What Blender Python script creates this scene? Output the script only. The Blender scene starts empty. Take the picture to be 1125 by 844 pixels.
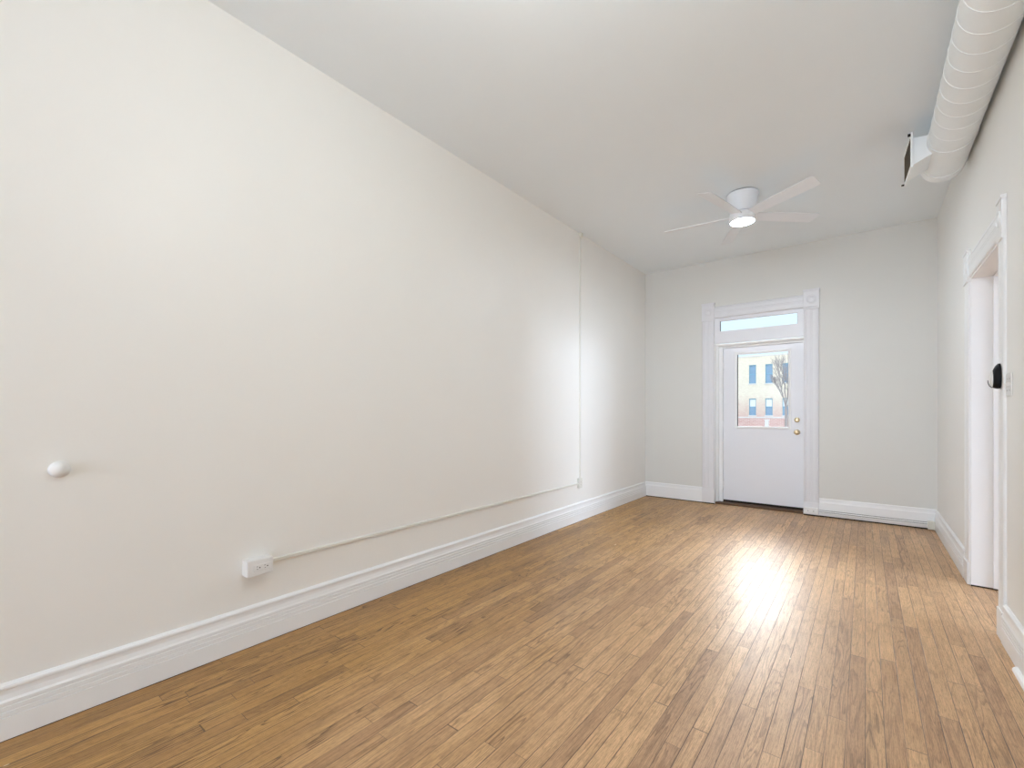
import bpy, bmesh, math, random
from mathutils import Vector, Matrix
random.seed(7)
PI = math.pi
S = bpy.context.scene
C = S.collection

# ------------------------------------------------------------------ camera, sky, lights, exposure
FPX, THETA, HORIZON, EYE = 493.4, 0.66642, 452.9, 1.22
cam_d = bpy.data.cameras.new('camera')
cam = bpy.data.objects.new('camera', cam_d); C.objects.link(cam)
cam.location = (0, 0, EYE); cam.rotation_euler = (PI/2, 0, THETA)
cam_d.sensor_width = 36; cam_d.lens = FPX/1125*36
cam_d.shift_y = (HORIZON-422)/1125
cam_d.clip_start = 0.05; cam_d.clip_end = 500
S.camera = cam
S.view_settings.view_transform = 'Standard'; S.view_settings.look = 'None'
S.view_settings.gamma = 1; S.view_settings.use_curve_mapping = False
S.view_settings.exposure = 0.22
S.cycles.use_denoising = True
S.cycles.max_bounces = 14; S.cycles.diffuse_bounces = 8; S.cycles.transparent_max_bounces = 16
S.cycles.sample_clamp_indirect = 8

P_LAMP, P_FRONT, P_SIDE, P_FAN = 50, 150, 390, 180
C_LAMP, C_FRONT, C_SIDE, C_FAN = (.99, 1.03, 1.01), (.91, 1.05, 1.30), (.87, 1.0, 1.2), (.90, 1.02, 1.15)
SKY_GLOW, SKY_BACK = 31.0, .75

def make_world():
    w = bpy.data.worlds.new('overcast sky'); S.world = w; w.use_nodes = True
    nt = w.node_tree; nt.nodes.clear()
    N = nt.nodes.new; L = nt.links.new
    tc = N('ShaderNodeTexCoord'); sep = N('ShaderNodeSeparateXYZ'); L(tc.outputs['Generated'], sep.inputs[0])
    ramp = N('ShaderNodeValToRGB')
    e = ramp.color_ramp.elements
    e[0].position = 0.0; e[0].color = (.72, .90, 1.0, 1)
    e[1].position = 0.8; e[1].color = (.95, 1.15, 1.35, 1)
    L(sep.outputs['Z'], ramp.inputs[0])
    def mr(val, a, b, smooth=True):
        m = N('ShaderNodeMapRange'); m.interpolation_type = 'SMOOTHSTEP' if smooth else 'LINEAR'
        m.inputs[1].default_value = a; m.inputs[2].default_value = b
        L(val, m.inputs[0]); return m.outputs[0]
    def math_(op, a, b):
        m = N('ShaderNodeMath'); m.operation = op
        for i, v in enumerate((a, b)):
            if isinstance(v, (int, float)): m.inputs[i].default_value = v
            else: L(v, m.inputs[i])
        return m.outputs[0]
    dot = N('ShaderNodeVectorMath'); dot.operation = 'DOT_PRODUCT'
    el = math.radians(27); az = Vector((-.17, 1)).normalized()
    dot.inputs[1].default_value = (az.x*math.cos(el), az.y*math.cos(el), math.sin(el))
    L(tc.outputs['Generated'], dot.inputs[0])
    lobe = math_('POWER', math_('MAXIMUM', dot.outputs['Value'], 0.0), 16)
    lobe = math_('MULTIPLY', lobe, mr(sep.outputs['Z'], .22, .38))
    lobe = math_('MULTIPLY', lobe, SKY_GLOW)
    back = math_('MULTIPLY', mr(math_('MULTIPLY', sep.outputs['Y'], -1), -.1, .8), SKY_BACK)
    tot = math_('ADD', math_('ADD', lobe, back), 0.0)
    bg1 = N('ShaderNodeBackground'); L(ramp.outputs[0], bg1.inputs[0]); bg1.inputs[1].default_value = 1.0
    bg2 = N('ShaderNodeBackground'); bg2.inputs[0].default_value = (1, .97, .93, 1); L(tot, bg2.inputs[1])
    add = N('ShaderNodeAddShader'); L(bg1.outputs[0], add.inputs[0]); L(bg2.outputs[0], add.inputs[1])
    out = N('ShaderNodeOutputWorld'); L(add.outputs[0], out.inputs[0])
make_world()

def area(name, loc, rot, sx, sy, power, col):
    d = bpy.data.lights.new(name, 'AREA'); d.shape = 'RECTANGLE'; d.size = sx; d.size_y = sy
    d.energy = power; d.color = col
    o = bpy.data.objects.new(name, d); C.objects.link(o); o.location = loc; o.rotation_euler = rot
    return o
# daylight entering through the windows behind the camera and through the window of the side room
area('front_window_daylight', (-.95, -7.95, 1.25), (-PI/2, 0, PI), 2.4, 2.2, P_FRONT, C_FRONT)
area('side_room_daylight', (8.8, 2.95, 2.3), (0, PI/2, 0), 1.3, 2.6, P_SIDE, C_SIDE)

# ------------------------------------------------------------------ materials
def new_mat(name):
    m = bpy.data.materials.new(name); m.use_nodes = True
    nt = m.node_tree; b = nt.nodes['Principled BSDF']
    return m, nt, b
def lin(r, g, b):
    f = lambda c: (c/255/12.92) if c/255 <= .04045 else ((c/255+.055)/1.055)**2.4
    return (f(r), f(g), f(b), 1)
def paint(name, col, rough=.5, var=.03, bump=.02, scale=6, spec=.4):
    m, nt, b = new_mat(name)
    N = nt.nodes.new; L = nt.links.new
    tc = N('ShaderNodeTexCoord')
    n = N('ShaderNodeTexNoise'); n.inputs['Scale'].default_value = scale; n.inputs['Detail'].default_value = 4
    L(tc.outputs['Object'], n.inputs['Vector'])
    mix = N('ShaderNodeMix'); mix.data_type = 'RGBA'
    c1 = col; c2 = tuple(c*(1-var) for c in col[:3])+(1,)
    mix.inputs[6].default_value = c1; mix.inputs[7].default_value = c2
    L(n.outputs['Fac'], mix.inputs[0]); L(mix.outputs[2], b.inputs['Base Color'])
    b.inputs['Roughness'].default_value = rough
    b.inputs['Specular IOR Level'].default_value = spec
    if bump:
        n2 = N('ShaderNodeTexNoise'); n2.inputs['Scale'].default_value = 60
        L(tc.outputs['Object'], n2.inputs['Vector'])
        bp = N('ShaderNodeBump'); bp.inputs['Strength'].default_value = bump; bp.inputs['Distance'].default_value = .01
        L(n2.outputs['Fac'], bp.inputs['Height']); L(bp.outputs[0], b.inputs['Normal'])
    return m
def metal(name, col, rough=.2):
    m, nt, b = new_mat(name)
    N = nt.nodes.new; L = nt.links.new
    n = N('ShaderNodeTexNoise'); n.inputs['Scale'].default_value = 120
    mr = N('ShaderNodeMapRange'); mr.inputs[3].default_value = rough*.7; mr.inputs[4].default_value = rough*1.3
    L(n.outputs['Fac'], mr.inputs[0]); L(mr.outputs[0], b.inputs['Roughness'])
    b.inputs['Base Color'].default_value = col; b.inputs['Metallic'].default_value = 1
    return m

M = {}
M['wall'] = paint('warm white wall paint', (.885, .88, .85, 1), .42, .02, .03, 3, .35)
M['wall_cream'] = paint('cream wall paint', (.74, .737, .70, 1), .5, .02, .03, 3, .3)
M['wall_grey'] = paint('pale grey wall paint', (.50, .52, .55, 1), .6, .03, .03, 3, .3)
M['ceiling'] = paint('flat ceiling paint', (.885, .94, .975, 1), .8, .03, .03, 2, .2)
M['trim'] = paint('white gloss trim paint', (.89, .90, .905, 1), .3, .02, .015, 8)
M['casing'] = paint('white casing paint', (.79, .79, .81, 1), .35, .02, .015, 8)
M['door'] = paint('white door paint', (.84, .85, .885, 1), .35, .02, .01, 8)
M['fan'] = paint('white fan enamel', (.86, .89, .93, 1), .4, .01, 0)
M['duct'] = paint('painted duct metal', (.91, .95, .965, 1), .45, .03, .01, 10)
M['plastic'] = paint('white plastic', (.82, .82, .81, 1), .35, .01, 0)
M['ivory'] = paint('ivory plastic', (.76, .745, .66, 1), .4, .01, 0)
M['raceway'] = paint('painted raceway', (.76, .755, .70, 1), .4, .01, 0)
M['dark'] = paint('dark slot', (.015, .013, .012, 1), .7, .1, 0)
M['gap'] = paint('gap shade and sweep black', (.03, .022, .016, 1), .9, .2, 0)  # dark strips standing for shade in gaps and joints; also the door sweep
M['sill_oak'] = paint('dark oak sill', (.13, .068, .030, 1), .5, .4, .05, 20)
M['black'] = paint('black gloss plastic', (.003, .003, .005, 1), .45, .05, 0, 6, .2)
M['grille_dark'] = paint('brown dusty duct interior', (.20, .165, .12, 1), .7, .2, 0)
M['brass'] = metal('polished brass', (.70, .57, .36, 1), .3)
M['screw'] = metal('dull steel screw', (.45, .44, .42, 1), .35)
M['sash_gasket'] = paint('dark glazing spacer', (.03, .035, .05, 1), .6, .1, 0)

def make_floor_mat():
    m, nt, b = new_mat('worn oak strip floor')
    N = nt.nodes.new; L = nt.links.new
    def mth(op, a, b_=0.0, c=0.0):
        n = N('ShaderNodeMath'); n.operation = op
        for i, v in enumerate((a, b_, c)):
            if isinstance(v, (int, float)): n.inputs[i].default_value = v
            else: L(v, n.inputs[i])
        return n.outputs[0]
    def comb(x, y, z):
        n = N('ShaderNodeCombineXYZ')
        for i, v in enumerate((x, y, z)):
            if isinstance(v, (int, float)): n.inputs[i].default_value = v
            else: L(v, n.inputs[i])
        return n.outputs[0]
    def white(vec):
        n = N('ShaderNodeTexWhiteNoise'); n.noise_dimensions = '3D'; L(vec, n.inputs['Vector']); return n
    def noise(vec, scale, detail=2, rough=.5, dist=0):
        n = N('ShaderNodeTexNoise'); L(vec, n.inputs['Vector']); n.inputs['Scale'].default_value = scale
        n.inputs['Detail'].default_value = detail; n.inputs['Roughness'].default_value = rough; n.inputs['Distortion'].default_value = dist
        return n.outputs['Fac']
    def mr(v, a, b_, c=0.0, d=1.0, smooth=True):
        n = N('ShaderNodeMapRange'); n.interpolation_type = 'SMOOTHSTEP' if smooth else 'LINEAR'
        L(v, n.inputs[0])
        for i, q in enumerate((a, b_, c, d)): n.inputs[i+1].default_value = q
        return n.outputs[0]
    def mix(fac, a, c, blend='MIX'):
        n = N('ShaderNodeMix'); n.data_type = 'RGBA'; n.blend_type = blend
        if isinstance(fac, (int, float)): n.inputs[0].default_value = fac
        else: L(fac, n.inputs[0])
        for k, v in ((6, a), (7, c)):
            if isinstance(v, tuple): n.inputs[k].default_value = v
            else: L(v, n.inputs[k])
        return n.outputs[2]
    tc = N('ShaderNodeTexCoord'); sp = N('ShaderNodeSeparateXYZ'); L(tc.outputs['Object'], sp.inputs[0])
    X, Y = sp.outputs['X'], sp.outputs['Y']
    W = .0583
    xs = mth('DIVIDE', X, W); row = mth('FLOOR', xs); fx = mth('FRACT', xs)
    wr = white(comb(row, 3.1, .7)); rv = wr.outputs['Value']
    length = mth('ADD', .62, mth('MULTIPLY', rv, .55))
    ys = mth('DIVIDE', mth('ADD', Y, mth('MULTIPLY', rv, 9.7)), length)
    ys = mth('ADD', ys, mth('MULTIPLY', mth('SINE', mth('MULTIPLY', ys, 2.3)), .25))
    seg = mth('FLOOR', ys); fy = mth('FRACT', ys)
    wp = white(comb(row, seg, 1.3)); pr = wp.outputs['Value']
    sc = N('ShaderNodeSeparateColor'); L(wp.outputs['Color'], sc.inputs[0])
    r2, r3 = sc.outputs[1], sc.outputs[2]
    # grain coordinates: each board gets its own piece of wood
    lx = mth('ADD', mth('MULTIPLY', fx, W), mth('MULTIPLY', r2, 37.0))
    ly = mth('ADD', Y, mth('MULTIPLY', pr, 53.0))
    ring_v = noise(comb(mth('MULTIPLY', lx, 13.0), mth('MULTIPLY', ly, .85), r3), 1.0, 2.5, .5, .15)
    nlines = mth('ADD', 10.0, mth('MULTIPLY', r3, 16.0))
    ring = mth('FRACT', mth('MULTIPLY', ring_v, nlines))
    ring_line = mth('MULTIPLY', mr(ring, .55, .93), mr(ring, .93, 1.0, 1.0, 0.0))
    fibre = noise(comb(mth('MULTIPLY', lx, 420.0), mth('MULTIPLY', ly, 9.0), 0.0), 1.0, 3, .6)
    pores = noise(comb(mth('MULTIPLY', lx, 900.0), mth('MULTIPLY', ly, 34.0), 2.0), 1.0, 2, .6)
    blot = noise(comb(mth('MULTIPLY', X, 3.0), mth('MULTIPLY', Y, 1.2), 4.0), 1.0, 3, .6)
    smudge = noise(comb(mth('MULTIPLY', lx, 22.0), mth('MULTIPLY', ly, 5.0), 8.0), 1.0, 3, .6)
    ramp = N('ShaderNodeValToRGB'); cr = ramp.color_ramp
    cols = [(0, (.255, .133, .044)), (.15, (.425, .228, .073)), (.5, (.515, .284, .088)), (.85, (.575, .322, .101)), (1, (.62, .358, .113))]
    cr.elements[0].position, cr.elements[0].color = cols[0][0], cols[0][1]+(1,)
    cr.elements[1].position, cr.elements[1].color = cols[-1][0], cols[-1][1]+(1,)
    for p, c in cols[1:-1]:
        e = cr.elements.new(p); e.color = c+(1,)
    L(mth('ADD', mth('MULTIPLY', pr, .75), mth('MULTIPLY', blot, .25)), ramp.inputs[0])
    col = ramp.outputs[0]
    # paler to the right: worn amber finish, with floor sheen painted in
    worn_and_sheen = mr(mth('ADD', X, mth('MULTIPLY', mth('SUBTRACT', blot, .5), 1.2)), -2.2, -.9)
    col = mix(mth('MULTIPLY', worn_and_sheen, .75), col, mix(1.0, col, (1.40, 1.62, 2.95, 1), 'MULTIPLY'))
    amount = mth('MULTIPLY', ring_line, mth('ADD', .20, mth('MULTIPLY', mth('POWER', r2, 2.0), .80)))
    amount = mth('MULTIPLY', amount, mth('SUBTRACT', 1.0, mth('MULTIPLY', worn_and_sheen, .38)))
    col = mix(amount, col, mix(1.0, col, (.27, .22, .20, 1), 'MULTIPLY'))
    col = mix(mr(fibre, .44, .66, 0, .62), col, mix(1.0, col, (.55, .50, .45, 1), 'MULTIPLY'))
    col = mix(mr(pores, .52, .66, 0, .70), col, mix(1.0, col, (.45, .40, .36, 1), 'MULTIPLY'))
    col = mix(mr(smudge, .48, .74, 0, .60), col, mix(1.0, col, (.62, .60, .58, 1), 'MULTIPLY'))
    streak = noise(comb(mth('MULTIPLY', lx, 130.0), mth('MULTIPLY', ly, 2.2), 5.0), 1.0, 4, .65)
    col = mix(mr(streak, .50, .70, 0, .55), col, mix(1.0, col, (.50, .44, .40, 1), 'MULTIPLY'))
    light = noise(comb(mth('MULTIPLY', lx, 90.0), mth('MULTIPLY', ly, 3.0), 12.0), 1.0, 3, .6)
    col = mix(mr(light, .52, .72, 0, .45), col, mix(1.0, col, (1.35, 1.36, 1.38, 1), 'MULTIPLY'))
    # seams between boards and at board ends
    ex = mth('MULTIPLY', mth('MINIMUM', fx, mth('SUBTRACT', 1.0, fx)), W)
    ey = mth('MULTIPLY', mth('MINIMUM', fy, mth('SUBTRACT', 1.0, fy)), length)
    gap_n = noise(comb(row, mth('MULTIPLY', Y, 1.6), 6.0), 1.0, 1, .5)
    sx_ = mth('MULTIPLY', mr(ex, .0008, .0020, 1.0, 0.0), mr(gap_n, .36, .54, .35, 1.0))
    sy_ = mr(ey, .0006, .0020, .8, 0.0)
    seam = mth('MAXIMUM', sx_, sy_)
    col = mix(mth('MULTIPLY', seam, .85), col, (.028, .016, .009, 1))
    # pale raw splinters where the finish chipped off along board edges
    chip = noise(comb(mth('MULTIPLY', X, 40.0), mth('MULTIPLY', Y, 9.0), 11.0), 1.0, 1, .5)
    chips = mth('MULTIPLY', mr(chip, .765, .785), mr(ex, .003, .006, 1.0, 0.0))
    col = mix(chips, col, (.78, .66, .45, 1))
    L(col, b.inputs['Base Color'])
    rgh = mth('ADD', .29, mth('MULTIPLY', noise(comb(mth('MULTIPLY', X, 5.0), mth('MULTIPLY', Y, 2.0), 1.0), 1.0, 4, .6), .16))
    rgh = mth('ADD', rgh, mth('MULTIPLY', fibre, .06))
    L(rgh, b.inputs['Roughness'])
    b.inputs['Specular IOR Level'].default_value = .55
    cup = mth('ADD', mth('MULTIPLY', mth('POWER', mth('ABSOLUTE', mth('SUBTRACT', fx, .5)), 2.0), .0012), mth('MULTIPLY', pr, .0006))
    cup = mth('ADD', cup, mth('MULTIPLY', mth('MULTIPLY', mth('SUBTRACT', fx, .5), mth('SUBTRACT', r2, .5)), .0022))
    cup = mth('ADD', cup, mth('MULTIPLY', noise(comb(mth('MULTIPLY', X, 9.0), mth('MULTIPLY', Y, 4.0), 3.0), 1.0, 2, .5), .0022))
    hgt = mth('SUBTRACT', cup, mth('MULTIPLY', seam, .0010))
    hgt = mth('SUBTRACT', hgt, mth('MULTIPLY', ring_line, .00012))
    hgt = mth('SUBTRACT', hgt, mth('MULTIPLY', mr(pores, .5, .8), .00010))
    bp = N('ShaderNodeBump'); bp.inputs['Strength'].default_value = .6; bp.inputs['Distance'].default_value = 1.0
    L(hgt, bp.inputs['Height']); L(bp.outputs[0], b.inputs['Normal'])
    return m
M['floor'] = make_floor_mat()

def make_glass():
    m, nt, b = new_mat('clear window glass'); nt.nodes.remove(b)
    N = nt.nodes.new; L = nt.links.new
    t = N('ShaderNodeBsdfTransparent'); t.inputs[0].default_value = (.97, .985, 1, 1)
    g = N('ShaderNodeBsdfGlossy'); g.inputs['Roughness'].default_value = .02
    f = N('ShaderNodeFresnel'); f.inputs[0].default_value = 1.35
    mx = N('ShaderNodeMixShader'); L(f.outputs[0], mx.inputs[0]); L(t.outputs[0], mx.inputs[1]); L(g.outputs[0], mx.inputs[2])
    L(mx.outputs[0], nt.nodes['Material Output'].inputs[0])
    return m
M['glass'] = make_glass()

def make_brick(name, c1, c2, mortar, blend=None):
    m, nt, b = new_mat(name)
    N = nt.nodes.new; L = nt.links.new
    tc = N('ShaderNodeTexCoord'); sp = N('ShaderNodeSeparateXYZ'); L(tc.outputs['Object'], sp.inputs[0])
    cb = N('ShaderNodeCombineXYZ'); L(sp.outputs['X'], cb.inputs[0]); L(sp.outputs['Z'], cb.inputs[1])
    br = N('ShaderNodeTexBrick'); br.inputs['Scale'].default_value = 1.0
    br.inputs['Brick Width'].default_value = .22; br.inputs['Row Height'].default_value = .075; br.inputs['Mortar Size'].default_value = .008
    br.inputs['Color1'].default_value = c1; br.inputs['Color2'].default_value = c2; br.inputs['Mortar'].default_value = mortar
    L(cb.outputs[0], br.inputs['Vector'])
    col = br.outputs['Color']
    if blend:
        n = N('ShaderNodeTexNoise'); n.inputs['Scale'].default_value = 2.2; n.inputs['Detail'].default_value = 6; n.inputs['Roughness'].default_value = .75
        L(tc.outputs['Object'], n.inputs['Vector'])
        a = N('ShaderNodeMath'); a.operation = 'MULTIPLY_ADD'; a.inputs[1].default_value = -3.2; L(n.outputs['Fac'], a.inputs[0]); L(sp.outputs['Z'], a.inputs[2])
        r = N('ShaderNodeMapRange'); r.inputs[1].default_value = -1.9; r.inputs[2].default_value = 1.4; r.inputs[3].default_value = 1; r.inputs[4].default_value = 0
        L(a.outputs[0], r.inputs[0])
        mx = N('ShaderNodeMix'); mx.data_type = 'RGBA'; L(r.outputs[0], mx.inputs[0]); L(col, mx.inputs[6]); mx.inputs[7].default_value = blend
        col = mx.outputs[2]
    L(col, b.inputs['Base Color']); b.inputs['Roughness'].default_value = .9
    return m
M['cream_brick'] = make_brick('cream brick', (.80, .74, .60, 1), (.72, .65, .53, 1), (.80, .77, .70, 1), (.60, .36, .33, 1))
M['red_brick'] = make_brick('red brick', (.55, .31, .28, 1), (.62, .40, .37, 1), (.72, .62, .58, 1))
M['stone'] = paint('pale stone', (.72, .72, .72, 1), .8, .1, 0)
M['blue_frame'] = paint('pale blue window frame', (.17, .40, .56, 1), .5, .05, 0)
M['sky_painted_pane'] = paint('pane with painted sky blue', (.24, .40, .58, 1), .15, .15, 0, 2)  # blue of the reflected sky painted into the pane colour
M['shade'] = paint('white roller shade', (.80, .86, .88, 1), .7, .03, 0)
M['bark'] = paint('grey bark', (.36, .33, .33, 1), .9, .3, 0)
M['yard'] = paint('pale winter yard', (.45, .42, .38, 1), .95, .2, 0)

# ------------------------------------------------------------------ helpers
def bx(bm, x0, x1, y0, y1, z0, z1):
    vs = [bm.verts.new((x, y, z)) for x in (x0, x1) for y in (y0, y1) for z in (z0, z1)]
    for f in ((0,1,3,2), (4,6,7,5), (0,4,5,1), (2,3,7,6), (0,2,6,4), (1,5,7,3)):
        bm.faces.new([vs[i] for i in f])
def sweep(bm, pts, o, U, V, Wd, length):
    """polygon pts (a, b) at o + a U + b V, extruded along Wd by length"""
    o, U, V, Wd = Vector(o), Vector(U), Vector(V), Vector(Wd)
    a = [bm.verts.new(o+U*p+V*q) for p, q in pts]
    b = [bm.verts.new(o+U*p+V*q+Wd*length) for p, q in pts]
    n = len(pts)
    for i in range(n): bm.faces.new((a[i], a[(i+1) % n], b[(i+1) % n], b[i]))
    bm.faces.new(a[::-1]); bm.faces.new(b)
def lathe(bm, prof, o, axis, seg=40, cap=True):
    """prof: (radius, height along axis)"""
    axis = Vector(axis).normalized()
    ref = Vector((0, 0, 1)) if abs(axis.z) < .9 else Vector((1, 0, 0))
    U = axis.cross(ref).normalized(); V = axis.cross(U)
    o = Vector(o); rings = []
    for r, hgt in prof:
        if r < 1e-6: rings.append([bm.verts.new(o+axis*hgt)])
        else: rings.append([bm.verts.new(o+axis*hgt+U*r*math.cos(2*PI*k/seg)+V*r*math.sin(2*PI*k/seg)) for k in range(seg)])
    for A, B in zip(rings, rings[1:]):
        for k in range(seg):
            j = (k+1) % seg
            if len(A) == 1 and len(B) == 1: break
            if len(A) == 1: bm.faces.new((A[0], B[k], B[j]))
            elif len(B) == 1: bm.faces.new((A[k], A[j], B[0]))
            else: bm.faces.new((A[k], A[j], B[j], B[k]))
    if cap:
        if len(rings[0]) > 1: bm.faces.new(rings[0][::-1])
        if len(rings[-1]) > 1: bm.faces.new(rings[-1])
def tube(bm, pts, r0, r1=None, seg=8):
    pts = [Vector(p) for p in pts]; r1 = r0 if r1 is None else r1
    rings = []; n = len(pts)
    for i, p in enumerate(pts):
        t = (pts[min(i+1, n-1)]-pts[max(i-1, 0)]).normalized()
        ref = Vector((0, 0, 1)) if abs(t.z) < .9 else Vector((1, 0, 0))
        U = t.cross(ref).normalized(); V = t.cross(U)
        r = r0+(r1-r0)*i/max(1, n-1)
        rings.append([bm.verts.new(p+(U*math.cos(2*PI*k/seg)+V*math.sin(2*PI*k/seg))*r) for k in range(seg)])
    for A, B in zip(rings, rings[1:]):
        for k in range(seg): bm.faces.new((A[k], A[(k+1) % seg], B[(k+1) % seg], B[k]))
    bm.faces.new(rings[0][::-1]); bm.faces.new(rings[-1])
def obj(name, bm, mat, parent=None, smooth=False, bevel=0, seg=2):
    bmesh.ops.recalc_face_normals(bm, faces=bm.faces)
    me = bpy.data.meshes.new(name); bm.to_mesh(me); bm.free()
    o = bpy.data.objects.new(name, me); C.objects.link(o)
    me.materials.append(M[mat] if isinstance(mat, str) else mat)
    if parent is not None:
        o.parent = parent; o.matrix_parent_inverse = Matrix.Translation(-parent.location)
    if smooth:
        for p in me.polygons: p.use_smooth = True
        md = o.modifiers.new('edge', 'EDGE_SPLIT'); md.split_angle = math.radians(35)
    if bevel:
        md = o.modifiers.new('bevel', 'BEVEL'); md.width = bevel; md.segments = seg; md.limit_method = 'ANGLE'; md.angle_limit = math.radians(40)
    return o
def B(): return bmesh.new()
def boxes(*bs):
    bm = B()
    for b in bs: bx(bm, *b)
    return bm
def tag(o, label=None, cat=None, group=None, kind=None):
    for k, v in (('label', label), ('category', cat), ('group', group), ('kind', kind)):
        if v: o[k] = v
    return o
def struct(name, bm, mat, label, cat, parent=None, **k):
    o = obj(name, bm, mat, parent, **k)
    return tag(o, label, cat, kind='structure')
def empty(name, loc, label, cat, group=None, kind=None):
    o = bpy.data.objects.new(name, None); C.objects.link(o); o.location = loc; o.empty_display_size = .1
    return tag(o, label, cat, group, kind)

XL, XR, YB, H, YF = -2.526, .585, 6.363, 3.233, -8.0
SX = 9.0                                   # far wall of the side room
WT = .20                                   # thickness of the right wall
OY0, OY1, OZ = 3.575, 4.48, 2.17           # side doorway
DX0, DX1, DZ1 = -1.577, -.575, 2.465       # back door opening (with transom)

# ------------------------------------------------------------------ room shell
struct('floor', boxes((XL-.12, SX+.1, YF-.1, YB+.35, -.08, 0)), 'floor', 'worn oak strip floor running the length of the empty room', 'floor')
struct('ceiling', boxes((XL-.12, SX+.1, YF-.1, YB+.3, H, H+.1)), 'ceiling', 'flat grey white ceiling over the whole room', 'ceiling')
struct('wall_left', boxes((XL-.12, XL, YF-.1, YB+.3, 0, H)), 'wall', 'long blank warm white wall on the left', 'wall')
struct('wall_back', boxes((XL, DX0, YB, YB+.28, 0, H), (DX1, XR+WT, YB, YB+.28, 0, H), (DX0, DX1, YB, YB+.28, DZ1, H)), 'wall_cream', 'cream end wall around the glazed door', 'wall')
struct('wall_right', boxes((XR, XR+WT, YF, OY0, 0, H), (XR, XR+WT, OY1, YB, 0, H), (XR, XR+WT, OY0, OY1, OZ, H)), 'wall', 'white right wall with the open side doorway', 'wall')
struct('wall_front', boxes((XL, SX, YF-.1, YF, 0, H)), 'wall', 'white wall behind the viewer', 'wall')
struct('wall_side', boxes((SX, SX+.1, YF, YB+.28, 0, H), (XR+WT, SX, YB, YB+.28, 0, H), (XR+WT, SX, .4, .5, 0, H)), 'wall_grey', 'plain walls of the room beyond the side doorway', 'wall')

# ---- baseboards
bb = [(0,0), (.021,0), (.021,.082), (.0165,.0835), (.0165,.0875), (.021,.0895), (.021,.102), (.0165,.1035), (.0165,.1075), (.021,.1095),
      (.021,.122), (.0165,.1235), (.0165,.1275), (.021,.1295), (.021,.140), (.016,.148), (.0125,.165), (.012,.182), (.016,.184), (.017,.192), (.015,.198), (.009,.202), (.006,.206), (0,.206)]
bm = B(); sweep(bm, bb, (XL, YF, .003), (1,0,0), (0,0,1), (0,1,0), YB-YF)
bbl = struct('baseboard_left', bm, 'trim', 'tall grooved white baseboard along the left wall', 'baseboard')
tag(obj('floor_gap_shade', boxes((XL, XL+.0195, YF, YB-.002, 0, .003)), 'gap', bbl), 'shade of the gap at the foot, painted dark')  # dark strip that paints the shade under the board
bb2 = [(0,0), (.020,0), (.020,.150), (.014,.160), (.012,.185), (.015,.188), (.013,.196), (.006,.200), (0,.200)]
bm = B(); sweep(bm, bb2, (XL+.006, YB, .010), (0,-1,0), (0,0,1), (1,0,0), DX0-.148-XL-.006)
o = struct('baseboard_back', bm, 'trim', 'short white baseboard on the end wall left of the door', 'baseboard')
tag(obj('floor_gap_shade', boxes((XL+.02, DX0-.148, YB-.018, YB, 0, .010)), 'gap', o), 'shade of the gap at the foot, painted dark')
bm = B(); sweep(bm, bb2, (DX1+.152, YB, .014), (0,-1,0), (0,0,1), (1,0,0), XR-.004-DX1-.152)
o = struct('baseboard_back', bm, 'trim', 'white baseboard on the end wall right of the door', 'baseboard')
tag(obj('floor_gap_shade', boxes((DX1+.152, XR-.02, YB-.017, YB, 0, .014)), 'gap', o), 'shade of the gap at the foot, painted dark')
bm = B(); sweep(bm, bb, (XR, OY1+.16, .003), (-1,0,0), (0,0,1), (0,1,0), YB-.02-OY1-.16)
o = struct('baseboard_right', bm, 'trim', 'grooved white baseboard between the side doorway and the far corner', 'baseboard')
tag(obj('floor_gap_shade', boxes((XR-.0195, XR, OY1+.16, YB-.02, 0, .003)), 'gap', o), 'shade of the gap at the foot, painted dark')
bm = B(); sweep(bm, bb, (XR, YF, .003), (-1,0,0), (0,0,1), (0,1,0), OY0-.115-YF)
o = struct('baseboard_right', bm, 'trim', 'grooved white baseboard nearest the viewer on the right wall', 'baseboard')
shoe = [(0,0), (.019,0), (.018,.010), (.013,.017), (.006,.021), (0,.022)]
bm = B(); sweep(bm, shoe, (XR-.021, YF, 0), (-1,0,0), (0,0,1), (0,1,0), 3.13-YF)
tag(obj('shoe_molding', bm, 'trim', o, smooth=True), 'rounded shoe strip along the foot')

# ---- casing of the back door
def casing_profile(w, t=.020):
    return [(0,0), (0,t*.7), (.004,t), (.014,t+.003), (.018,t+.003), (.022,t-.002), (.028,t-.002), (.034,t), (w*.5-.012,t), (w*.5-.009,t-.004), (w*.5-.005,t),
            (w*.5+.005,t), (w*.5+.009,t-.004), (w*.5+.012,t), (w-.034,t), (w-.028,t-.002), (w-.022,t-.002), (w-.018,t+.003), (w-.014,t+.003), (w-.004,t), (w,t*.7), (w,0)]
def rosette(bm, c, axis, r):
    lathe(bm, [(r,0), (r,.003), (r*.86,.006), (r*.72,.003), (r*.55,.002), (r*.42,.005), (r*.22,.007), (0,.0075)], c, axis, 28, cap=False)
CW = .150
t1 = empty('trim_1', (-1.076, YB, 0), 'white Victorian casing around the back door with corner blocks', 'door casing', kind='structure')
bm = B(); sweep(bm, casing_profile(CW), (DX0-CW, YB, .20), (1,0,0), (0,-1,0), (0,0,1), DZ1-.20); obj('side_casing', bm, 'casing', t1)
bm = B(); sweep(bm, casing_profile(CW), (DX1, YB, .155), (1,0,0), (0,-1,0), (0,0,1), DZ1-.155); obj('side_casing', bm, 'casing', t1)
bm = B(); sweep(bm, casing_profile(.152), (DX0, YB, DZ1), (0,0,1), (0,-1,0), (1,0,0), DX1-DX0); obj('head_casing', bm, 'casing', t1)
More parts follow.
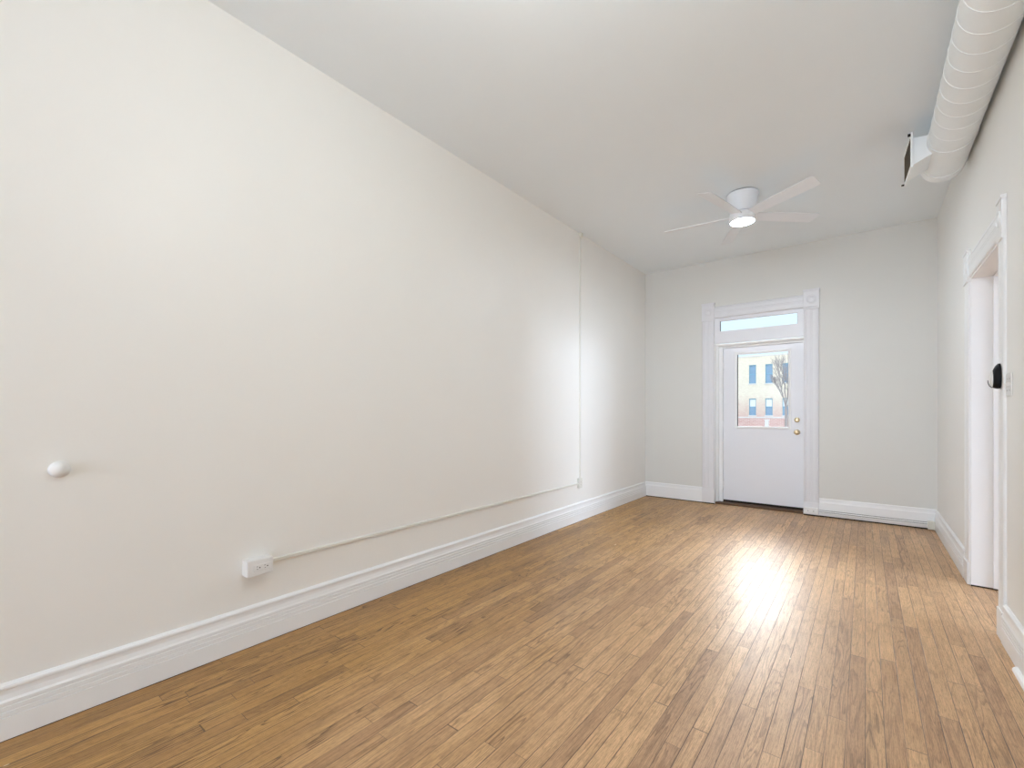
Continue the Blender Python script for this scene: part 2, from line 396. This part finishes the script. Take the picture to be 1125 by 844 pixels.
for x0 in (DX0-CW-.004, DX1-.003):
    bm = boxes((x0, x0+CW+.007, YB-.030, YB, DZ1, DZ1+.185), (x0-.005, x0+CW+.012, YB-.034, YB, DZ1+.185, DZ1+.208), (x0-.002, x0+CW+.009, YB-.032, YB, DZ1-.03, DZ1-.002))
    blk = obj('corner_block', bm, 'casing', t1, bevel=.003)
    bm = B(); rosette(bm, (x0+CW/2+.0035, YB-.0298, DZ1+.085), (0,-1,0), .055); obj('rosette', bm, 'casing', blk, smooth=True)
for x0, hgt in ((DX0-CW-.003, .20), (DX1-.003, .155)):
    obj('plinth_block', boxes((x0, x0+CW+.006, YB-.027, YB, .012, hgt)), 'casing', t1, bevel=.004)
tag(obj('floor_gap_shade', boxes((DX0-CW, DX0+.001, YB-.022, YB, 0, .012), (DX1-.001, DX1+CW, YB-.022, YB, 0, .012)), 'gap', t1), 'shade of the gap at the foot, painted dark')

# ---- transom
w1 = struct('window_1', boxes((DX0, DX1, YB+.010, YB+.060, 2.13, 2.287), (DX0, DX1, YB+.010, YB+.060, 2.424, DZ1), (DX0, -1.512, YB+.010, YB+.060, 2.287, 2.424), (-.640, DX1, YB+.010, YB+.060, 2.287, 2.424)), 'door', 'narrow transom window above the back door showing pale sky', 'transom window')
obj('pane', boxes((-1.512, -.640, YB+.034, YB+.039, 2.287, 2.424)), 'glass', w1)
tag(obj('glazing_spacer', boxes((-1.512, -1.506, YB+.020, YB+.034, 2.287, 2.424), (-1.506, -.646, YB+.030, YB+.034, 2.287, 2.290), (-1.506, -.646, YB+.030, YB+.034, 2.4215, 2.424), (-.644, -.640, YB+.028, YB+.034, 2.287, 2.424)), 'sash_gasket', w1), 'dark spacer line round the glass')
# ---- door frame
YD = YB+.137
t2 = struct('trim_2', boxes((DX0, -1.5035, YD-.012, YD+.06, 0, 2.13), (-.5795, DX1, YD-.012, YD+.06, 0, 2.13), (-1.5035, -.5795, YD-.012, YD+.06, 2.0755, 2.13)), 'trim', 'white frame the back door is hung in', 'door frame')
bm = B()
q = [(0,0), (.030,0), (.030,.006), (.024,.022), (.012,.034), (0,.038)]
sweep(bm, q, (DX0, YD-.012, 0), (1,0,0), (0,-1,0), (0,0,1), 2.13)
sweep(bm, q, (DX0, YD-.012, 2.13), (0,0,-1), (0,-1,0), (1,0,0), DX1-DX0)
obj('stop_molding', bm, 'trim', t2, smooth=True)
obj('jamb_lining', boxes((DX0, DX0+.004, YB, YD-.012, 0, 2.13), (DX1-.004, DX1, YB, YD-.012, 0, 2.13)), 'trim', t2)
tag(obj('sill', boxes((DX0, DX1, YB+.02, YB+.28, 0, .022)), 'sill_oak', t2), 'oak door sill')
# ---- back door
GX0, GX1, GZ0, GZ1 = -1.328, -.751, 1.036, 1.979
dx0, dx1, dz0, dz1 = -1.499, -.582, .050, 2.071
d1 = struct('door_1', boxes((dx0, GX0, YD, YD+.045, dz0, dz1), (GX1, dx1, YD, YD+.045, dz0, dz1), (GX0, GX1, YD, YD+.045, dz0, GZ0), (GX0, GX1, YD, YD+.045, GZ1, dz1)), 'door', 'closed white back door with a half glass window', 'door')
gp = [(0,0), (.030,0), (.028,.006), (.018,.009), (.006,.007), (0,.004)]
bm = B()
for o_, U_, W_, n_ in (((GX0,YD,GZ0-.03),(-1,0,0),(0,0,1),GZ1-GZ0+.06), ((GX1,YD,GZ0-.03),(1,0,0),(0,0,1),GZ1-GZ0+.06), ((GX0-.03,YD,GZ0),(0,0,-1),(1,0,0),GX1-GX0+.06), ((GX0-.03,YD,GZ1),(0,0,1),(1,0,0),GX1-GX0+.06)):
    sweep(bm, gp, o_, U_, (0,-1,0), W_, n_)
obj('glazing_frame', bm, 'trim', d1)
obj('pane', boxes((GX0, GX1, YD+.018, YD+.024, GZ0, GZ1)), 'glass', d1)
tag(obj('glazing_spacer', boxes((GX0, GX0+.007, YD+.004, YD+.018, GZ0, GZ1), (GX1-.004, GX1, YD+.012, YD+.018, GZ0, GZ1)), 'sash_gasket', d1), 'dark spacer strips beside the glass')
tag(obj('door_sweep', boxes((dx0, dx1, YD+.006, YD+.04, .022, dz0)), 'gap', d1), 'black sweep under the door')
KX = -.657
bm = B(); lathe(bm, [(.030,0), (.030,.004), (.026,.009), (.018,.012), (.0145,.013), (.0145,.018), (.012,.020), (0,.020)], (KX, YD, 1.124), (0,-1,0), 28)
db = tag(obj('deadbolt', bm, 'brass', d1, smooth=True), 'round brass deadbolt')
obj('thumb_turn', boxes((KX-.014, KX+.014, YD-.036, YD-.019, 1.120, 1.128)), 'brass', db, bevel=.002)
bm = B(); lathe(bm, [(.033,0), (.033,.003), (.028,.008), (.013,.012), (.011,.030), (.018,.036), (.027,.044), (.030,.054), (.027,.064), (.016,.070), (0,.071)], (KX, YD, .973), (0,-1,0), 32)
tag(obj('door_knob', bm, 'brass', d1, smooth=True), 'round brass knob')
for z in (.25, 1.05, 1.85):
    bm = B(); lathe(bm, [(.006,0), (.006,.09)], (dx0-.003, YD-.004, z-.045), (0,0,1), 12); obj('hinge', bm, 'trim', d1, smooth=True)

# ---- side doorway: lining, casing
t3 = empty('trim_3', (XR, (OY0+OY1)/2, 0), 'white casing of the open side doorway in the right wall', 'door casing', kind='structure')
CT, CW2 = .015, .115
def casing2(w): return [(a, b*.62) for a, b in casing_profile(w, .021)]
bm = B(); sweep(bm, casing2(CW2), (XR, OY0-CW2, .16), (0,1,0), (-1,0,0), (0,0,1), OZ-.16); obj('side_casing', bm, 'trim', t3)
bm = B(); sweep(bm, casing2(.155), (XR, OY1, .16), (0,1,0), (-1,0,0), (0,0,1), OZ-.16); obj('side_casing', bm, 'trim', t3)
bm = B(); sweep(bm, casing2(.15), (XR, OY0, OZ), (0,0,1), (-1,0,0), (0,1,0), OY1-OY0); obj('head_casing', bm, 'trim', t3)
for y0, w in ((OY0-CW2-.002, CW2+.006), (OY1-.004, .163)):
    blk = obj('corner_block', boxes((XR-.020, XR, y0, y0+w, OZ-.004, OZ+.18), (XR-.024, XR, y0-.003, y0+w+.003, OZ+.18, OZ+.20), (XR-.022, XR, y0-.001, y0+w+.001, OZ-.03, OZ-.004)), 'trim', t3, bevel=.003)
    bm = B(); rosette(bm, (XR-.0198, y0+w/2, OZ+.085), (-1,0,0), .045); obj('rosette', bm, 'trim', blk, smooth=True)
for y0, w in ((OY0-CW2-.001, CW2+.001), (OY1, .157)):
    obj('plinth_block', boxes((XR-.020, XR, y0, y0+w, .004, .16)), 'trim', t3, bevel=.003)
obj('jamb', boxes((XR-.001, XR+WT+.002, OY1-.012, OY1, .010, OZ)), 'trim', t3)
obj('jamb', boxes((XR-.001, XR+WT+.002, OY0, OY0+.008, .010, OZ)), 'trim', t3)
obj('head_jamb', boxes((XR-.001, XR+WT+.002, OY0+.008, OY1-.012, OZ-.012, OZ)), 'trim', t3)
obj('door_stop', boxes((XR+.105, XR+.145, OY1-.024, OY1-.012, .010, OZ-.012), (XR+.105, XR+.145, OY0+.008, OY0+.020, .010, OZ-.012), (XR+.105, XR+.145, OY0+.020, OY1-.024, OZ-.024, OZ-.012)), 'trim', t3, bevel=.002)
tag(obj('floor_gap_shade', boxes((XR, XR+WT, OY1-.011, OY1, 0, .010)), 'gap', t3), 'shade of the gap at the foot of the jamb, painted dark')

# ------------------------------------------------------------------ spiral duct with its register
DXC, DZC, DR = .452, 3.054, .120
YE = 4.60
bm = B()
lathe(bm, [(DR, 0), (DR, 4.10-YF)], (DXC, YF, DZC), (0,1,0), 64, cap=False)
pitch = .146; pts = []
n = int((4.06-YF)/pitch*40)
for i in range(n):
    a = 2*PI*i/40
    pts.append((DXC+(DR+.0005)*math.cos(a), YF+.02+pitch*i/40, DZC+(DR+.0005)*math.sin(a)))
tube(bm, pts, .0017, seg=6)
duct = tag(obj('air_duct', bm, 'duct', None, smooth=True), 'white painted spiral air duct running under the ceiling along the right wall', 'air duct')
bm = B(); lathe(bm, [(DR+.001,0), (DR+.005,.002), (DR+.005,.012), (DR+.002,.014), (DR+.002,.400), (DR+.001,.401), (DR-.004,.403), (DR-.004,.408), (DR+.004,.410), (DR+.004,.497), (DR-.002,.500), (0,.500)], (DXC, 4.10, DZC), (0,1,0), 64, cap=False)
obj('end_cap', bm, 'duct', duct, smooth=True)
R3 = Matrix.Rotation(math.radians(3.0), 4, 'Z')
def yaw(bm, c=(.25, 4.28, 3.02)):
    bmesh.ops.transform(bm, matrix=Matrix.Translation(c) @ R3 @ Matrix.Translation(-Vector(c)), verts=bm.verts); return bm
bm = B(); sweep(bm, [(.25, 2.925), (.25, 3.115), (.40, 3.105), (.40, 2.992), (.37, 2.985)], (0, 4.15, 0), (1,0,0), (0,0,1), (0,1,0), .27)
bt = obj('boot', yaw(bm), 'duct', duct, bevel=.004)
y0, y1, z0, z1 = 4.115, 4.455, 2.900, 3.140
bm = boxes((.238,.250,y0,y1,z0,z0+.028), (.238,.250,y0,y1,z1-.028,z1), (.238,.250,y0,y0+.030,z0+.028,z1-.028), (.238,.250,y1-.030,y1,z0+.028,z1-.028))
rg = obj('register_frame', yaw(bm), 'duct', duct, bevel=.002)
bm = B()
for k in range(10):
    y = y0+.036+k*.0300
    sweep(bm, [(0,0), (.016,.009), (.016,.011), (0,.002)], (.236, y, z0+.028), (1,0,0), (0,1,0), (0,0,1), z1-z0-.056)
tag(obj('register_vanes', yaw(bm), 'grille_dark', rg), 'brownish louvre vanes of the register')
bm = boxes((.2495,.2505,y0+.03,y1-.03,z0+.028,z1-.028)); tag(obj('register_throat', yaw(bm), 'grille_dark', rg), 'brown dusty opening')
bm = boxes((.222,.238,y0+.006,y0+.014,z1-.022,z1-.004)); tag(obj('damper_lever', yaw(bm), 'dark', rg), 'small black lever')
bm = boxes((.222,.238,y1-.012,y1-.004,z0+.01,z0+.02)); tag(obj('latch', yaw(bm), 'dark', rg), 'small black latch')

# ------------------------------------------------------------------ ceiling fan
FX, FY = -.891, 4.567
fan = empty('ceiling_fan', (FX, FY, H), 'white five blade hugger ceiling fan with a round light', 'ceiling fan')
bm = B(); lathe(bm, [(.118,0), (.118,-.010)], (FX,FY,H), (0,0,1), 48); tag(obj('mounting_ring', bm, 'dark', fan, smooth=True), 'dark gap ring at the ceiling')
bm = B(); lathe(bm, [(.130,-.008), (.134,-.012), (.132,-.030), (.118,-.110), (.106,-.165), (.100,-.178), (0,-.178)], (FX,FY,H), (0,0,1), 64); obj('motor_housing', bm, 'fan', fan, smooth=True)
bm = B(); lathe(bm, [(.080,-.178), (.080,-.188), (.106,-.190), (.110,-.194), (.108,-.258), (.106,-.262), (.098,-.262), (.097,-.240), (0,-.240)], (FX,FY,H), (0,0,1), 64); hub = obj('hub', bm, 'fan', fan, smooth=True)
m_l, nt_, b_ = new_mat('frosted lamp lens')
b_.inputs['Base Color'].default_value = (.88,.88,.90,1); b_.inputs['Roughness'].default_value = .4
b_.inputs['Emission Color'].default_value = C_FAN+(1,); b_.inputs['Emission Strength'].default_value = P_FAN
M['lens'] = m_l
bm = B(); lathe(bm, [(.0965,-.242), (.0965,-.259), (.085,-.262), (.055,-.265), (0,-.266)], (FX,FY,H), (0,0,1), 64); tag(obj('light_lens', bm, 'lens', fan, smooth=True), 'round frosted lamp lens')
def blade_bm():
    bm = B()
    out = [(.085,-.040), (.13,-.050), (.35,-.058), (.66,-.062), (.695,-.056), (.705,-.040), (.690,.055), (.680,.062), (.66,.064), (.35,.060), (.13,.050), (.085,.040)]
    t = .0035
    a = [bm.verts.new((x, y, -t)) for x, y in out]; b = [bm.verts.new((x, y, t)) for x, y in out]
    n = len(out)
    for i in range(n): bm.faces.new((a[i], a[(i+1)%n], b[(i+1)%n], b[i]))
    bm.faces.new(a[::-1]); bm.faces.new(b)
    return bm
for k in range(5):
    az = math.radians(-31+72*k)
    bm = blade_bm()
    # cw edge higher: tilt about the blade's own axis
    mat = Matrix.Translation((FX,FY,H-.205)) @ Matrix.Rotation(az,4,'Z') @ Matrix.Rotation(math.radians(-14),4,'X')
    bmesh.ops.transform(bm, matrix=mat, verts=bm.verts)
    obj('blade', bm, 'fan', fan, bevel=.0015)

# ------------------------------------------------------------------ globe lamp near the viewer (lights the room, above the frame)
LX, LY, LZ = -.70, 1.0, 2.80
lamp = empty('ceiling_lamp', (LX, LY, H), 'opal globe lamp on a short white stem above the viewer', 'ceiling lamp')
bm = B(); lathe(bm, [(.075,0), (.075,-.012), (.060,-.022), (.012,-.026), (.012,-.320), (.045,-.322), (.045,-.350), (0,-.350)], (LX,LY,H), (0,0,1), 40); obj('stem', bm, 'fan', lamp, smooth=True)
m_d, nt_, b_ = new_mat('lit opal globe')
b_.inputs['Base Color'].default_value = (.9,.9,.88,1); b_.inputs['Emission Color'].default_value = C_LAMP+(1,); b_.inputs['Emission Strength'].default_value = P_LAMP
M['dome'] = m_d
bm = B(); lathe(bm, [(.045,.095)]+[(.11*math.sin(a), .11*math.cos(a)) for a in [.44+i*(PI-.44)/16 for i in range(17)]][:-1]+[(0,-.11)], (LX,LY,LZ), (0,0,1), 40); obj('globe', bm, 'dome', lamp, smooth=True)

# ------------------------------------------------------------------ raceways and boxes on the left wall
X0 = XL
OD = .060
ob = tag(obj('outlet_box', boxes((X0, X0+OD, .960, 1.088, .376, .458)), 'plastic', None, bevel=.004), 'white surface outlet box low on the left wall at the near end of the raceway', 'power outlet')
obj('cover_plate', boxes((X0+OD, X0+OD+.004, .962, 1.086, .378, .456)), 'plastic', ob, bevel=.0015)
fc = obj('receptacle', boxes((X0+OD+.004, X0+OD+.0075, .990, 1.072, .400, .434)), 'plastic', ob, bevel=.002)
bm = B()
for yc in (1.012, 1.050):
    bx(bm, X0+OD+.0074, X0+OD+.0080, yc-.0090, yc-.0020, .4225, .4245); bx(bm, X0+OD+.0074, X0+OD+.0080, yc-.0080, yc-.0020, .4095, .4115)
    lathe(bm, [(.0032,0), (.0032,.0007)], (X0+OD+.0074, yc+.0065, .417), (1,0,0), 12)
tag(obj('socket_slots', bm, 'dark', fc), 'dark slots of two sockets')
def race_prof(w, t): return [(0,0), (0,t*.6), (w*.15,t), (w*.85,t), (w,t*.6), (w,0)]
bm = B(); sweep(bm, race_prof(.021,.013), (X0, 1.088, .4085), (0,0,1), (1,0,0), (0,1,0), 4.387-1.088)
tag(obj('cable_raceway', bm, 'raceway'), 'slim white raceway running level along the left wall above the baseboard', 'cable raceway')
jb = tag(obj('junction_box', boxes((X0, X0+.030, 4.387, 4.452, .372, .482)), 'raceway', None, bevel=.003), 'small white junction box where the level and upright raceways meet', 'junction box')
for z in (.44, .41):
    bm = B(); lathe(bm, [(.004,0), (.004,.001), (0,.0015)], (X0+.030, 4.42, z), (1,0,0), 10); obj('screw', bm, 'screw', jb)
bm = B(); sweep(bm, race_prof(.021,.014), (X0, 4.429, .482), (0,1,0), (1,0,0), (0,0,1), 3.187-.482)
tag(obj('cable_raceway', bm, 'raceway'), 'slim white upright raceway climbing the left wall to the ceiling', 'cable raceway')
tag(obj('ceiling_fitting', boxes((X0, X0+.034, 4.418, 4.462, 3.187, H-.002)), 'ivory', None, bevel=.003), 'tiny ivory fitting at the top of the upright raceway under the ceiling', 'raceway fitting')
# wall bumper
bm = B(); prof = [(.033,0), (.033,.004)]+[(.031*math.cos(a), .006+.030*math.sin(a)) for a in [i*PI/2/10 for i in range(11)]]
prof[-1] = (0, .036)
tag(obj('wall_bumper', bm if lathe(bm, prof, (X0, .292, .992), (1,0,0), 40) is None else bm, 'plastic', None, smooth=True), 'round white domed bumper on the left wall at the far left', 'wall bumper')

# ------------------------------------------------------------------ raceway along the end wall
bm = B(); sweep(bm, [(0,0), (0,.014), (.003,.017), (.013,.017), (.016,.013), (.019,.013), (.022,.017), (.030,.017), (.033,.014), (.033,0)], (-.420, YB-.0205, .040), (0,0,1), (0,-1,0), (1,0,0), .508-(-.420))
tag(obj('baseboard_raceway', bm, 'trim'), 'white raceway with painted shade lines along the baseboard right of the back door', 'cable raceway')
rw = bpy.data.objects['baseboard_raceway']
tag(obj('joint_shade', boxes((-.420, .508, YB-.0225, YB-.0200, .0733, .0770), (-.420, .508, YB-.0352, YB-.0345, .0556, .0590)), 'gap', rw), 'shade of the joint and groove, painted dark')  # dark strips painting the shade of the top joint and middle groove
tag(obj('raceway_end_box', boxes((.508, .5635, YB-.072, YB-.0205, .010, .094)), 'ivory', None, bevel=.004), 'small ivory box in the far right corner at the end of the baseboard raceway', 'raceway box')
jk = tag(obj('jack_box', boxes((-.572, -.430, YB-.052, YB-.0275, .022, .098)), 'plastic', None, bevel=.004), 'white jack box on the foot of the back door casing', 'jack box')
for x in (-.53, -.475):
    bm = B(); lathe(bm, [(.006,0), (.006,.001), (0,.0014)], (x, YB-.052, .06), (0,-1,0), 12)
    tag(obj('screw', bm, 'screw', jk), 'dull screw head')

# ------------------------------------------------------------------ right wall: switch and oval device
sw = tag(obj('light_switch', boxes((XR-.006, XR, 3.338, 3.452, 1.303, 1.422)), 'plastic', None, bevel=.003), 'white light switch plate beside the side doorway', 'light switch')
for y in (3.372, 3.418):
    bm = B(); sweep(bm, [(0,-.012), (.012,.001), (.010,.009), (0,.012)], (XR-.006, y-.005, 1.362), (-1,0,0), (0,0,1), (0,1,0), .010); obj('toggle', bm, 'plastic', sw)
for y in (3.372, 3.418):
    for z in (1.332, 1.392):
        bm = B(); lathe(bm, [(.0035,0), (.0035,.001), (0,.0013)], (XR-.006, y, z), (-1,0,0), 10); obj('screw', bm, 'screw', sw)
def oval(bm, x_list, yc, zc, seg=36):
    rings = []
    for x, ry, rz, dz in x_list:
        rings.append([bm.verts.new((x, yc+ry*math.cos(2*PI*k/seg)*(1-.16*math.sin(2*PI*k/seg)), zc+dz+rz*math.sin(2*PI*k/seg))) for k in range(seg)])
    for A, Bq in zip(rings, rings[1:]):
        for k in range(seg): bm.faces.new((A[k], A[(k+1)%seg], Bq[(k+1)%seg], Bq[k]))
    bm.faces.new(rings[0][::-1]); bm.faces.new(rings[-1])
EX = XR-.0160
bm = B(); oval(bm, [(EX,.036,.067,0), (EX-.008,.038,.068,-.001), (EX-.018,.035,.061,-.006), (EX-.026,.028,.050,-.013), (EX-.030,.021,.040,-.018)], 3.512, 1.414)
dv = tag(obj('oval_wall_device', bm, 'black', None, smooth=True), 'black egg shaped device with a white face on the casing of the side doorway', 'wall device')
bm = B(); oval(bm, [(EX-.0295,.023,.046,-.014), (EX-.033,.022,.045,-.014), (EX-.037,.015,.034,-.015), (EX-.038,.006,.018,-.015)], 3.512, 1.414); tag(obj('face_plate', bm, 'plastic', dv, smooth=True), 'white oval face')
bm = B(); tube(bm, [(EX-.030, 3.512, 1.352), (EX-.040, 3.512, 1.362), (EX-.045, 3.512, 1.378), (EX-.046, 3.512, 1.392)], .0022, .0014, seg=8); tag(obj('hook', bm, 'black', dv, smooth=True), 'thin dark hook')

# ------------------------------------------------------------------ outside, seen through the door glass
struct('ground', boxes((-90, 60, YB+.6, 120, -.7, -.6)), 'yard', 'pale winter yard outside the door', 'ground')
BY = 50.0
def bz(v): return EYE+(HORIZON-v)/FPX*(BY*.786+.155*BY*.618)
ap = empty('apartment_building', (-8, BY, -.6), 'pale cream brick apartment building across the yard', 'building')
cols_x = [BY*-.2125+.0, BY*-.1765, BY*-.1478, BY*-.119, BY*-.0905, BY*-.241, BY*-.269]
rows = [(bz(421.0), bz(400.3)), (bz(456.3), bz(437.8))]
WW = .62
X_0, X_1 = -22.0, 4.0
zt = bz(391.2)
bm = B()
xs = sorted(cols_x); edges = [X_0]
for x in xs: edges += [x-WW/2, x+WW/2]
edges.append(X_1)
for i in range(0, len(edges), 2): bx(bm, edges[i], edges[i+1], BY, BY+.4, -.6, zt)
for x in xs:
    zz = -.6
    for a, b in sorted(rows):
        bx(bm, x-WW/2, x+WW/2, BY, BY+.4, zz, a); zz = b
    bx(bm, x-WW/2, x+WW/2, BY, BY+.4, zz, zt)
bx(bm, X_0, X_1, BY+.4, BY+12, -.6, zt-.3)
obj('wall', bm, 'cream_brick', ap)
obj('parapet_coping', boxes((X_0-.05, X_1+.05, BY-.06, BY+.45, zt, zt+.12)), 'stone', ap)
for x in xs:
    for ri, (a, b) in enumerate(rows):
        f = B(); w2 = WW/2; y = BY+.10; t = .055; zm = (a+b)/2
        for q in ((x-w2, x-w2+t, y, y+.08, a, b), (x+w2-t, x+w2, y, y+.08, a, b), (x-w2+t, x+w2-t, y, y+.08, a, a+t), (x-w2+t, x+w2-t, y, y+.08, b-t*1.6, b), (x-w2+t, x+w2-t, y, y+.08, zm-.035, zm+.035)): bx(f, *q)
        fr = obj('window', f, 'blue_frame', ap)
        obj('pane', boxes((x-w2+t, x+w2-t, y+.05, y+.06, a+t, b-t)), 'sky_painted_pane', fr)
        if ri == 1:
            tag(obj('roller_shade', boxes((x-w2+t, x+w2-t, y+.035, y+.045, zm+.035, b-t*1.6)), 'shade', fr), 'white lowered roller shade')
        obj('sill', boxes((x-w2-.06, x+w2+.06, BY-.07, BY+.1, a-.12, a)), 'stone', fr)
# brick yard wall with a pale gate post
gy = 30.0
zw = EYE-.0118*gy
gw = empty('garden_wall', (-5, gy, -.6), 'low red brick yard wall in front of the pale building', 'yard wall')
obj('brickwork', boxes((-12, 2, gy, gy+.25, -.6, zw)), 'red_brick', gw)
tag(obj('coping', boxes((-12, 2, gy-.04, gy+.29, zw, zw+.07)), 'stone', gw), 'pale stone coping')
px = -.1515*28.5
gp_ = empty('gate_post', (px, 28.5, -.6), 'white post standing in front of the red brick yard wall', 'post')
obj('shaft', boxes((px-.09, px+.09, 28.41, 28.59, -.6, EYE-.016*28.5)), 'stone', gp_, bevel=.01)
zc = EYE-.016*28.5
bm = B(); bx(bm, px-.12, px+.12, 28.38, 28.62, zc, zc+.05); obj('post_cap', bm, 'stone', gp_, bevel=.01)
# bare tree
rt = random.Random(5)
tx, ty = -.1205*27, 27.0
bm = B()
def branch(p, d, ln, r, depth):
    pts = [p]; q = Vector(p); dd = Vector(d)
    for i in range(4):
        dd = (dd+Vector((rt.uniform(-.14,.14), rt.uniform(-.14,.14), rt.uniform(-.02,.12)))).normalized()
        q = q+dd*ln/4; pts.append(q.copy())
    tube(bm, pts, r*.8, r*.5, seg=5)
    if depth == 0: return
    for k in range(4 if depth > 1 else 5):
        i = rt.choice((1, 2, 3, 4, 4)); base = pts[i]
        a = rt.uniform(0, 2*PI)
        nd = (dd*rt.uniform(.7, 1.2)+Vector((math.cos(a), math.sin(a), .35))*rt.uniform(.35,.65)).normalized()
        branch(base, nd, ln*rt.uniform(.50,.72), max(.006, r*.55), depth-1)
pts = [Vector((tx+.05*math.sin(z*1.7), ty, z)) for z in (-.6, -.1, .4, .9, 1.4)]
tube(bm, pts, .075, .060, seg=8)
for d, ln in (((.02, 0, 1), 1.25), ((-.25, .1, .9), 1.15), ((.40, -.1, .95), 1.05), ((-.12, -.3, 1), 1.2)):
    branch(pts[-1], Vector(d).normalized(), ln, .045, 4)
tag(obj('bare_tree', bm, 'bark'), 'leafless tree with fine branches in front of the pale building', 'tree')
